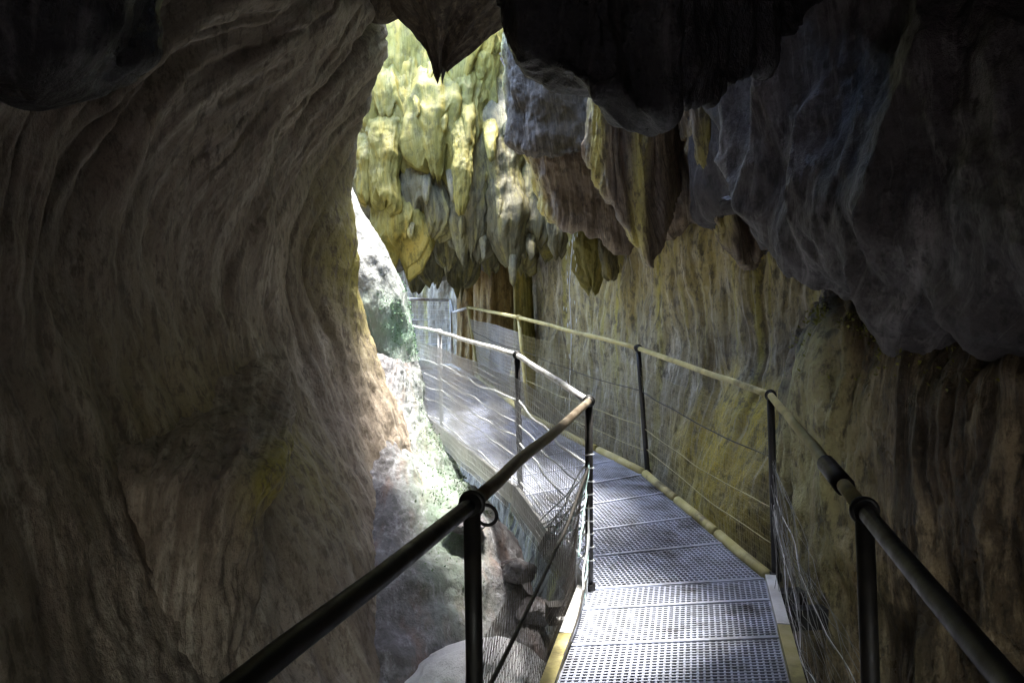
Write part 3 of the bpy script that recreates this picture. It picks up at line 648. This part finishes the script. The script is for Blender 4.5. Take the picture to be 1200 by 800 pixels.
# ------------------------------------------------------------------ RAILINGS
def wig(p, q, n, s, sag=0.):
    t = np.linspace(0, 1, n)[:, None]; w = np.sin(t*math.pi)
    return lerp(p, q, t) + np.array([0,0,-sag])*w + s * w * np.stack([pn(t[:,0]*4 + RNG.uniform(0,99), 0, k*7.7) for k in range(3)], -1)
def rail(name, label, tops, bases, segmats, postmat, netmat, netbays, side, wr, below=.12, nvert=.022, nhor=.045):
    nbases = offs(bases, DR if side < 0 else DL, .085 if side < 0 else .01)
    root = empty(name, tuple(bases[3]), label, 'railing', 'railings along the walkway')
    n = len(tops)
    for i in range(n - 1):
        m = MB(); k = 10
        pts = wig(tops[i], tops[i+1], k, .012)
        m.tube(pts, .0195, 12)
        m.build('handrail', M[segmats[i]], root)
    for i in range(1, n):
        if i == n - 1: r = .02
        else: r = .0215
        top = tops[i] + [0,0,-.012]; bot = bases[i] + (bases[i]-tops[i]) / np.linalg.norm(bases[i]-tops[i]) * below
        m = MB().tube([bot, lerp(bot, top, .33), lerp(bot, top, .66), top], r, 12)
        p = m.build('post', M[postmat[i]], root)
        ax = tops[min(i+1, n-1)] - tops[i-1]
        c = MB()
        c.torus(tops[i], ax, .0275, .007); c.tube([tops[i] - ax/np.linalg.norm(ax)*.035, tops[i] + ax/np.linalg.norm(ax)*.035], .0265, 12)
        c.build('collar', M[postmat[i]], p)
        c = MB().tube([bases[i] + [0,0,-.01], bases[i] + [0,0,.035]], .034, 12).build('base_clamp', M[postmat[i]], p)
    for i in netbays:
        a, b = tops[i], tops[i+1]; c, d = nbases[i], nbases[i+1]
        m = MB(); Ln = np.linalg.norm(b - a); nv = int(Ln / nvert); hi, lo = (.60 if netmat[i] == 'wired' else .84), -.08
        sd = RNG.uniform(0,50)
        def pt(u, h):
            p = lerp(lerp(c, d, u), lerp(a, b, u), h)
            w = np.array([.030*pn(u*Ln*1.4 + sd, h*2.2, 1.) * np.ones(1), .030*pn(u*Ln*1.4 + sd, h*2.2, 8.) * np.ones(1), .02*pn(u*Ln*1.2 + sd, h*2, 15.) * np.ones(1)])[:, 0]
            return p + w
        hs = np.linspace(lo, hi, 9)
        for k in range(nv + 1):
            u = k / nv
            m.tube([pt(u, h) + [.002*((k+q) % 2), 0, 0] for q, h in enumerate(hs)], wr[i], 3, cap=False)
        nh = int((hi - lo) * 1.04 / nhor)
        us = np.linspace(0, 1, max(6, int(Ln*5)))
        for k in range(nh + 1):
            h = lerp(lo, hi, k / nh); m.tube([pt(u, h) for u in us], wr[i]*.8, 3, cap=False)
        m.build('wire_net', M[netmat[i]], root)
    return root, None
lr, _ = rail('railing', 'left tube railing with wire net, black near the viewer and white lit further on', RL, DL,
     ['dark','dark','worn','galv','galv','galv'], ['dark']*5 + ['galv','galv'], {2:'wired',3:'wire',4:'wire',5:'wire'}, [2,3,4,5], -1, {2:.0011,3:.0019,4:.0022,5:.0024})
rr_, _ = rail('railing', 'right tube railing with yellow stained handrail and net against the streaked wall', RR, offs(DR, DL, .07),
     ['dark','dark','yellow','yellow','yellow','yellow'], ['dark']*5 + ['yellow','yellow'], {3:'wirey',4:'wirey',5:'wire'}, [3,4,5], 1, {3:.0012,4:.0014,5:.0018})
rr_['label'] = 'right tube railing with yellow stained handrail and net against the streaked wall'
MB().torus(RL[2] + np.array([.035, .03, -.035]), [.25,1,.1], .026, .0045, 28, 8).build('wire_ring', M['dark'], lr)
# sleeve and ring on the near right handrail
d0 = (RR[3]-RR[2]); c0 = lerp(RR[2], RR[3], .10)
MB().tube([c0, c0 + d0*.12], .028, 12).build('sleeve', M['dark'], rr_)
# tension cables and ropes (parts of the railing they are tied to)
def at(tops, bases, i, u, h): return lerp(lerp(bases[i], bases[i+1], u), lerp(tops[i], tops[i+1], u), h)
def cable(root, tops, bases, i, h0, h1, mat, r, sag=.03, name='cable', s=.02, u0=0, u1=1):
    p, q = at(tops, bases, i, u0, h0), at(tops, bases, i, u1, h1)
    MB().tube(wig(p, q, 24, s, sag), r, 6).build(name, M[mat], root)
DRo = offs(DR, DL, .07)
cable(lr, RL, DL, 2, .50, .66, 'cable', .0075, .05); cable(lr, RL, DL, 2, .05, .12, 'cable', .006, .08)
for i in (3,4,5):
    for h, mt, r in ((.66,'rope',.008),(.40,'rope',.007),(.12,'rope',.007),(.53,'rope',.005),(.26,'rope',.0045)):
        cable(lr, RL, DL, i, h + RNG.uniform(-.03,.03), h + RNG.uniform(-.03,.03), mt, r, RNG.uniform(.0,.05), 'rope', .035)
for i in (3,4,5):
    cable(rr_, RR, DRo, i, .66, .66, 'cable', .004, .03); cable(rr_, RR, DRo, i, .38, .36, 'wirey', .003, .03); cable(rr_, RR, DRo, i, .18, .2, 'wirey', .003, .03)
nbL = offs(DL, DR, .06)
# ropes lashed round the bend post, fanning down to the near bracket
for k in range(18):
    p = at(RL, DL, 3, 0, .70 - .032*k); q = at(RL, DL, 2, 1 - RNG.uniform(.04,.2), max(-.12, .25 - .05*k + RNG.uniform(-.1,.06)))
    if k % 5: q = at(RL, nbL, 3, RNG.uniform(.10,.62), RNG.uniform(-.04, .12)); p = at(RL, DL, 3, 0, .72 - .030*k)
    MB().tube(wig(p, q, 14, .03, .02), .0055, 5).build('rope', M['rope' if k % 3 else 'rope2'], lr)
for k in range(9):
    pp = at(RL, DL, 3, 0, .72 - .07*k); MB().torus(pp, [0.1*(k % 3 - 1),.15,1], .026, .004, 14, 6).build('rope_lashing', M['rope'], lr)
# collapsed net bundle hanging from the right bend post
nb = MB(); nb2 = MB()
for k in range(34):
    p = at(RR, DRo, 2, 1, RNG.uniform(.30,.66)) + RNG.normal(size=3)*.012
    q = at(RR, DRo, 2, RNG.uniform(.35,.85), RNG.uniform(-.35,.12)) + [RNG.uniform(.02,.28), 0, 0]
    (nb2 if k % 12 == 0 else nb).tube(wig(p, q, 18, .07, RNG.uniform(.02,.22)), .0015 if k % 12 else .0028, 4, cap=False)
nb.build('collapsed_net', M['wiregrey'], rr_); nb2.build('rope', M['wire'], rr_)

# ------------------------------------------------------------------ far platform
F0, F1, F2 = P(528,352,12.6), P(474,350,12.9), P(400,349,13.6)
B0, B1, B2 = P(530,430,12.6), P(474,436,12.9), P(400,440,13.6)
fp = empty('walkway', tuple(B0), 'small far platform of white lit grating where the path turns left', 'walkway')
N0, N1 = P(556,446,11.2), P(470,470,10.3)
grating(fp, N1, B1 + [0,0,.0], N0, B0)
edge_beam(fp, [N1 + [0,0,.03], B1 + [0,0,.03], B0 + [0,0,.03], N0 + [0,0,.03]], M['galv'], .035)
pr = empty('railing', tuple(B0), 'short white railing with net at the far end where the path turns left', 'railing', 'railings along the walkway')
MB().tube([F0, F1, F2], .024, 10).build('handrail', M['galv'], pr)
for p, q in ((F0, B0), (F1, B1)): 
    po = MB().tube([q, p], .022, 10).build('post', M['galv'], pr)
    MB().torus(p, [1,0,0], .03, .009).build('collar', M['galv'], po)
MB().tube([F0, P(531,366,12.2), P(549,360,11.0)], .02, 10).build('link_rail', M['galv'], pr)
m = MB()
for k in range(34):
    u = k / 33; m.tube([lerp(B0, B1, u), lerp(F0, F1, u)], .0016, 3, cap=False)
for k in range(14):
    h = k / 14; m.tube([lerp(B0, F0, h), lerp(B1, F1, h)], .0016 if k % 5 else .006, 4, cap=False)
m.build('wire_net', M['wire'], pr)

# ------------------------------------------------------------------ dripping water
m = MB(); ps = wig(P(672,180,8.0), P(667,480,8.0), 60, .03)
rad = .004 + .006*np.abs(pn(np.arange(60)*.8, 2.2, 0))
m.tube(ps, rad, 6)
for k in range(60):
    p = lerp(P(671,200,8.0), P(667,470,8.0), RNG.uniform()) + RNG.normal(size=3)*[.03,.03,0]
    m.tube([p, p + [0,0,-.02], p + [0,0,-.05]], [.001,.005,.001], 5)
m.build('falling_water', M['water'], origin=P(672,180,8.0))
tag(bpy.data.objects['falling_water'], 'thin white thread of water dripping past the streaked wall', 'dripping water')

# ------------------------------------------------------------------ light
sc = bpy.context.scene
w = bpy.data.worlds.new('World'); sc.world = w; w.use_nodes = True
t = w.node_tree; bgn = t.nodes['Background']
sky = t.nodes.new('ShaderNodeTexSky'); sky.sky_type = 'NISHITA'; sky.sun_disc = False
SUN = np.array([.06, .05, .997]); SUN /= np.linalg.norm(SUN)
sky.sun_elevation = math.asin(SUN[2]); sky.sun_rotation = math.atan2(SUN[0], SUN[1])
t.links.new(sky.outputs[0], bgn.inputs[0]); bgn.inputs[1].default_value = .15
ld = bpy.data.lights.new('sun', 'SUN'); ld.energy = 1.25; ld.angle = R(10); ld.color = (1, .95, .86)
lo = bpy.data.objects.new('sun', ld); C.objects.link(lo)
from mathutils import Vector
lo.rotation_euler = Vector(tuple(-SUN)).to_track_quat('-Z', 'Y').to_euler(); lo.location = (-4, 6, 14)

cd = bpy.data.cameras.new('camera'); co = bpy.data.objects.new('camera', cd); C.objects.link(co)
cd.sensor_width = 36; cd.lens = 28; cd.clip_start = .05; cd.clip_end = 300
co.location = tuple(CAM); co.rotation_euler = (R(90) - PITCH, 0, 0); sc.camera = co

sc.view_settings.view_transform = 'Standard'; sc.view_settings.look = 'None'; sc.view_settings.gamma = 1
sc.view_settings.exposure = 4.45
cy = sc.cycles
cy.use_denoising = True; cy.denoising_input_passes = 'RGB_ALBEDO_NORMAL'; cy.denoising_prefilter = 'ACCURATE'
try: cy.denoiser = 'OPENIMAGEDENOISE'
except Exception: pass
cy.max_bounces = 10; cy.diffuse_bounces = 6; cy.glossy_bounces = 4; cy.caustics_reflective = False; cy.caustics_refractive = False
cy.sample_clamp_indirect = 10
